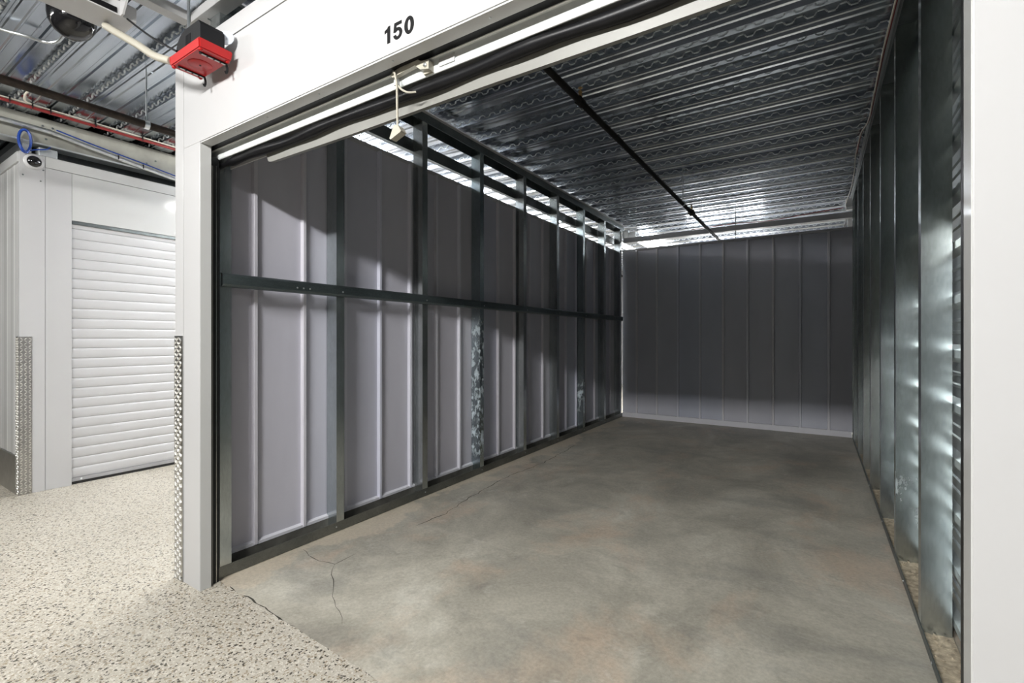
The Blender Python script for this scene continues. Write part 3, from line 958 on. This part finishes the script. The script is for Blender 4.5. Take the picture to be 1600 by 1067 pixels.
# ---- beam over the back partition
bk = empty('steel_beam', (-1.1, YB + .02, 2.68))
tag(bk, 'grey channel beam spanning above the back partition', 'beam')
prism('channel', strip_poly([(YB + .06, 2.745), (YB + .0, 2.745), (YB + .0, 2.682), (YB + .06, 2.682)], -.004), 'x', -2.52, .46, M['cap'], bk)
box('end_bracket', -2.53, -2.44, YB - .01, YB + .07, 2.746, 2.86, M['bar_galv'], bk)
box('end_bracket', -2.44, -2.33, YB - .005, YB + .05, 2.746, 2.83, M['bar_galv'], bk)
rod = tube('hanger_rod', [(-.94, YB + .03, 2.57), (-.94, YB + .03, DECK_Z + .05)], .006, M['galv_dark'], bk, 6)

jb = empty('junction_box', (.335, 7.25, 2.82))
tag(jb, 'white junction box at the top right corner above the beam', 'junction box')
box('box_body', .296, .374, 7.20, 7.26, 2.83, 2.94, M['housing'], jb, .004)
box('box_cover', .300, .370, 7.196, 7.2, 2.834, 2.936, M['white'], jb, .001)
box('box_foot', .302, .365, 7.2, 7.25, 2.80, 2.83, M['housing'], jb, .002)
jb2 = empty('bracket', (.32, 7.25, 2.58))
tag(jb2, 'white angled bracket between the beam and the back partition', 'bracket')
prism('bracket_plate', [(.277, 2.58), (.296, 2.58), (.315, 2.68), (.296, 2.68)], 'y', 7.2, 7.204, M['housing'], jb2)
box('bracket_block', .318, .372, 7.2, 7.24, 2.58, 2.69, M['housing'], jb2, .004)
o = tube('red_cable', smooth_path([(-1.56, 7.3, 2.80), (-1.0, 7.3, 2.815), (-.56, 7.3, 2.80), (-.1, 7.3, 2.83), (.28, 7.28, 2.85)], 8), .006, M['red_cable'], None, 6)
tag(o, 'thin red cable lying along the beam above the back partition', 'cable')

# wires along the top of the right partition
def deckpath(px): return px
wpts = [(.352, 3.05, 2.915), (.345, 3.55, 2.90), (.350, 4.2, 2.895), (.352, 4.6, 2.90), (.325, 4.95, 2.925), (.318, 5.4, 2.90), (.335, 5.9, 2.90), (.340, 6.5, 2.895), (.325, 6.9, 2.88), (.318, 7.18, 2.88)]
o = tube('red_cable', smooth_path([(p[0] - .012, p[1], p[2] + .004) for p in [(.352, 1.3, 2.92)] + wpts[:6]], 6), .004, M['red_cable'], None, 6)
tag(o, 'thin red cable strung along the top of the right partition', 'cable')
o = tube('beige_cable', smooth_path([(p[0] - .020, p[1], p[2] - .004) for p in wpts], 6), .0045, M['beige_cable'], None, 6)
tag(o, 'beige cable sagging along the top of the right partition to the junction box', 'cable')

# ---- side corridor: girder, pipes, cables
gd = empty('steel_girder', (-5.28, 4, 2.72))
tag(gd, 'wide grey steel girder above the corner unit wall', 'beam')
box('web', -5.215, -5.20, -3.6, 11.9, 2.745, 2.965, M['girder'], gd)
box('bottom_flange', -5.27, -5.145, -3.6, 11.9, 2.732, 2.745, M['bar_galv'], gd)
box('splice_plate', -5.20, -5.194, .4, 1.36, 2.748, 2.955, M['girder'], gd)
bpt = [(-5.19, 1.15, 2.90), (-5.19, 1.22, 2.90), (-5.19, 1.55, 2.78)]
for i, (yy, zz) in enumerate([(1.16, 2.90), (1.22, 2.90), (1.18, 2.80), (1.86, 2.82), (1.93, 2.86)]):
    lathe('bolt', [(.008, 0), (.008, .004), (.004, .007)], (-5.194 if yy < 1.36 else -5.2, yy, zz), M['galv_dark'], gd, axis='x', seg=8)

pb = empty('sprinkler_main', (-3.735, 2, 2.62))
tag(pb, 'rusty brown pipe hung across the side corridor ceiling', 'pipe')
tube('pipe_run', [(-3.735, -3.0, 2.62), (-3.735, 4, 2.62), (-3.735, 11.5, 2.62)], .024, M['pipe_brown'], pb, 14)
tube('hanger_rod', [(-3.735, 1.335, 2.655), (-3.735, 1.335, DECK_Z + .05)], .0055, M['zinc'], pb, 8)
lathe('clevis', [(.025, -.014), (.029, -.014), (.029, .014), (.025, .014)], (-3.735, 1.335, 2.62), M['zinc'], pb, axis='y', seg=16)
box('clevis_strap', -3.739, -3.731, 1.323, 1.347, 2.645, 2.675, M['zinc'], pb, .001)

rc = tube('red_conduit', [(-4.95, -3.4, 2.937), (-4.95, 2, 2.936), (-4.95, 11.5, 2.936)], .012, M['red_cable'], None, 10)
tag(rc, 'straight red cable run under the deck along the girder', 'cable')
bc = empty('beige_cable_bundle', (-4.93, .3, 2.95))
tag(bc, 'beige cable bundle tied above the red cable run', 'cable')
def wavy(x, z, y0, y1, amp, ph):
    n = int((y1 - y0) / .09)
    return [(x + amp * math.sin(k * .8 + ph), y0 + (y1 - y0) * k / n, z + amp * .7 * math.cos(k * .6 + ph)) for k in range(n + 1)]
tube('cable', wavy(-4.955, 2.961, -.5, 3.4, .003, 0), .0055, M['beige_cable'], bc, 8)
tube('cable', wavy(-4.972, 2.955, -.5, 3.4, .004, 1.4), .0045, M['beige_cable'], bc, 8)
tube('cable_drop', smooth_path([(-4.955, 1.06, 2.962), (-4.90, 1.0, 2.955), (-4.75, .98, 2.965), (-4.62, 1.02, 2.968)], 6), .006, M['beige_cable'], bc, 8)
for yy in (1.05, 1.15, 1.42, 1.74, .93):
    box('cable_tie', -4.982, -4.936, yy - .003, yy + .003, 2.928, 2.969, M['black_plastic'], bc)

cn = empty('metal_conduit', (-5.12, 1.5, 2.7))
tag(cn, 'grey metal conduit bending down along the girder', 'conduit')
tube('conduit_run', smooth_path([(-5.12, -.5, 2.848), (-5.12, .5, 2.848), (-5.12, 1.12, 2.846), (-5.118, 1.22, 2.838), (-5.115, 1.42, 2.805), (-5.112, 2.05, 2.712), (-5.11, 2.6, 2.66)], 6), .017, M['zinc'], cn, 10)
for yy, zz in ((1.62, 2.776), (1.80, 2.750)):
    box('cable_tie', -5.130, -5.096, yy - .004, yy + .004, zz - .016, zz + .018, M['black_plastic'], cn)
bl = empty('blue_cable', (-5.10, 1.3, 2.7))
tag(bl, 'blue network cable looped above the corner unit and running along the conduit', 'cable')
tube('cable_run', smooth_path([(-5.100, 1.22, 2.866), (-5.096, 1.45, 2.826), (-5.093, 1.8, 2.776), (-5.091, 2.1, 2.732), (-5.09, 2.4, 2.712)], 6), .0055, M['blue_cable'], bl, 8)
for dx, rr in ((0, .075), (.012, .068), (-.012, .07)):
    lp = [(-5.122 + dx + .01 * math.sin(a * 2), 1.045 + .034 * math.cos(a) * rr / .07, 2.725 + 1.2 * rr * math.sin(a)) for a in [2 * PI * k / 24 for k in range(25)]]
    tube('cable_loop', lp, .0065, M['blue_cable'], bl, 8)
tube('cable_run', smooth_path([(-5.14, 1.07, 2.66), (-5.13, 1.10, 2.675), (-5.12, 1.17, 2.70), (-5.16, 1.2, 2.74)], 5), .0055, M['blue_cable'], bl, 8)

# upper framing above the corner unit
o = box('splice_sleeve', -5.26, -5.155, 1.13, 1.24, 2.651, 2.715, M['bar_galv'], None, .004)
tag(o, 'short galvanized sleeve beside the blue cable loop', 'bracket')

# security camera on the corner post
sc = empty('dome_camera', (XS, 1.098, 2.585))
tag(sc, 'small black dome camera in a white ring on the corner unit', 'camera')
lathe('ring', [(.060, 0), (.060, .010), (.052, .018), (.044, .020)], (XS, 1.100, 2.585), M['white'], sc, axis='x', seg=28)
lathe('lens_dome', [(.044, .012), (.043, .022), (.036, .034), (.022, .043), (.006, .047)], (XS, 1.100, 2.585), M['black_dome'], sc, axis='x', seg=28)

# ---- overhead cluster at the top left
# red box
rd = empty('red_box', (-2.255, 1.005, 2.40))
tag(rd, 'bright red plastic box with black cover hung at the wall corner', 'box')
def tray():
    bm = bmesh.new()
    add_box(bm, -2.392, -2.118, .936, 1.072, 2.400, 2.440)
    vb = [v for v in bm.verts if v.co.z < 2.41]
    for v in vb:
        v.co.x += .006 if v.co.x < -2.25 else -.006
        v.co.y += .005 if v.co.y < 1.0 else -.005
    bmesh.ops.bevel(bm, geom=list(bm.edges), offset=.004, segments=2, affect='EDGES')
    # recessed panel in the underside
    return bm
tr = finish('tray', tray(), M['red_plastic'], rd, smooth=True)
lathe('round_boss', [(.046, .0), (.046, -.002), (.044, -.0032)], (-2.262, 1.006, 2.4005), M['red_plastic'], tr, seg=30)
lathe('centre_mark', [(.004, 0), (.004, -.001)], (-2.262, 1.006, 2.397), M['black_plastic'], tr, seg=10)
for (xx, yy) in ((-2.377, .952), (-2.137, .952), (-2.372, 1.056), (-2.137, 1.058)):
    lathe('rubber_foot', [(.0085, .001), (.0085, -.004), (.004, -.008)], (xx, yy, 2.4005), M['red_plastic'], tr, seg=12)
for xx in (-2.352, -2.160):
    rl = box('slide_rail', xx - .006, xx + .006, .958, 1.066, 2.394, 2.4003, M['black_plastic'], rd, .001)
    for q in range(4):
        box('slot', xx - .004, xx + .004, .966 + q * .026, .984 + q * .026, 2.3932, 2.3942, M['lip'], rl)
    tube('hook', smooth_path([(xx, 1.064, 2.398), (xx, 1.068, 2.382), (xx, 1.067, 2.366), (xx + .005, 1.062, 2.358), (xx + .010, 1.056, 2.362)], 5), .0048, M['black_plastic'], rd, 8)
# black cover: rounded on its left shoulder
prof = [(-2.352, 2.440)]
for k in range(9):
    a = PI - (PI / 2) * k / 8
    prof.append((-2.262 + .090 * math.cos(a), 2.450 + .075 * math.sin(a)))
prof += [(-2.150, 2.525), (-2.135, 2.505), (-2.135, 2.440)]
cv = prism('cover', prof, 'y', .950, 1.045, M['black_plastic'], rd)
for q in range(4):
    box('vent_slot', -2.262 + q * .012, -2.257 + q * .012, .9485, .951, 2.455, 2.495, M['seal'], cv)
bm = bmesh.new(); add_lathe(bm, [(.030, -.002), (.031, 0), (.030, .002)], (0, 0, 0), 'y', 26)
bmesh.ops.rotate(bm, cent=(0, 0, 0), matrix=Matrix.Rotation(.75, 3, 'Z'), verts=bm.verts)
bmesh.ops.translate(bm, vec=(-2.150, 1.060, 2.508), verts=bm.verts)
finish('clear_disc', bm, M['clear'], rd, smooth=True)
for q in range(3):
    lathe('terminal', [(.006, 0), (.006, .012), (.004, .016)], (-2.185 + q * .016, 1.055, 2.440), M['zinc'], rd, seg=10)
tube('hanger_rod', [(-2.355, 1.0, 2.50), (-2.355, 1.0, DECK_Z + .05)], .0065, M['zinc'], rd, 8)

o = tube('cream_pipe', smooth_path([(-2.83, .85, 2.685), (-2.76, .868, 2.64), (-2.612, .90, 2.549), (-2.50, .925, 2.475), (-2.385, .945, 2.425)], 8), .017, M['cream_pipe'], None, 12)
tag(o, 'cream plastic pipe sloping from the white fixture to the red box', 'pipe')
o = tube('black_cable', smooth_path([(-2.712, .895, 2.70), (-2.60, .905, 2.62), (-2.47, .92, 2.532), (-2.335, .945, 2.452)], 6), .0045, M['black_plastic'], None, 8)
tag(o, 'thin black cable running down to the red box', 'cable')

# white ceiling fixture with a slotted side and end bracket
fx = empty('ceiling_fixture', (-2.80, .6, 2.70))
tag(fx, 'long white metal channel fixture under the deck at the top left', 'fixture')
box('channel_body', -2.895, -2.712, -.2, .932, 2.700, 2.770, M['white'], fx, .006)
box('side_rim', -2.712, -2.690, -.2, .80, 2.735, 2.775, M['white'], fx, .006)
box('slot', -2.7125, -2.7085, -.1, .855, 2.706, 2.730, M['seal'], fx)
prism('end_bracket', [(-2.712, 2.700), (-2.690, 2.700), (-2.600, 2.800), (-2.580, 2.960), (-2.700, 2.960), (-2.712, 2.80)], 'y', .868, .876, M['white'], fx)
# black dome hanging beyond it
dm = empty('black_dome', (-3.25, .84, 2.72))
tag(dm, 'black smoked dome hanging behind the white fixture', 'dome')
lathe('dome_shell', [(.098, .13), (.098, .05), (.092, .015), (.074, -.018), (.045, -.04), (.008, -.048)], (-3.22, .83, 2.80), M['black_dome'], dm, seg=30)
lathe('dome_collar', [(.104, .125), (.106, .14), (.100, .155)], (-3.22, .83, 2.80), M['black_plastic'], dm, seg=30)
tube('stem', [(-3.22, .83, 2.94), (-3.22, .83, DECK_Z + .05)], .03, M['black_plastic'], dm, 12)

# armoured cable on the deck
o = tube('armoured_cable', smooth_path([(-3.86, .50, 2.945), (-3.825, .682, 2.93), (-3.792, .777, 2.93), (-3.78, .854, 2.932), (-3.717, .894, 2.935), (-3.60, .90, 2.95)], 7), .009, M['zinc'], None, 10)
tag(o, 'armoured flexible metal cable sagging below the deck at far left', 'cable')

# white frame rails above the storefront corner
wfm = empty('white_rail_frame', (-2.7, 1.15, 2.84))
tag(wfm, 'white rail frame suspended above the storefront corner', 'frame')
box('long_rail', -2.80, 1.5, 1.172, 1.246, 2.850, 2.90, M['white'], wfm, .003)
box('cross_rail', -2.80, -2.735, .2, 1.170, 2.850, 2.90, M['white'], wfm, .003)
o = tube('black_hose', smooth_path([(-2.66, .87, 2.90), (-2.62, .93, 2.885), (-2.58, 1.0, 2.905), (-2.52, 1.06, 2.93), (-2.40, 1.12, 2.945)], 6), .012, M['black_plastic'], None, 10)
tag(o, 'short black hose curving under the deck above the red box', 'hose')
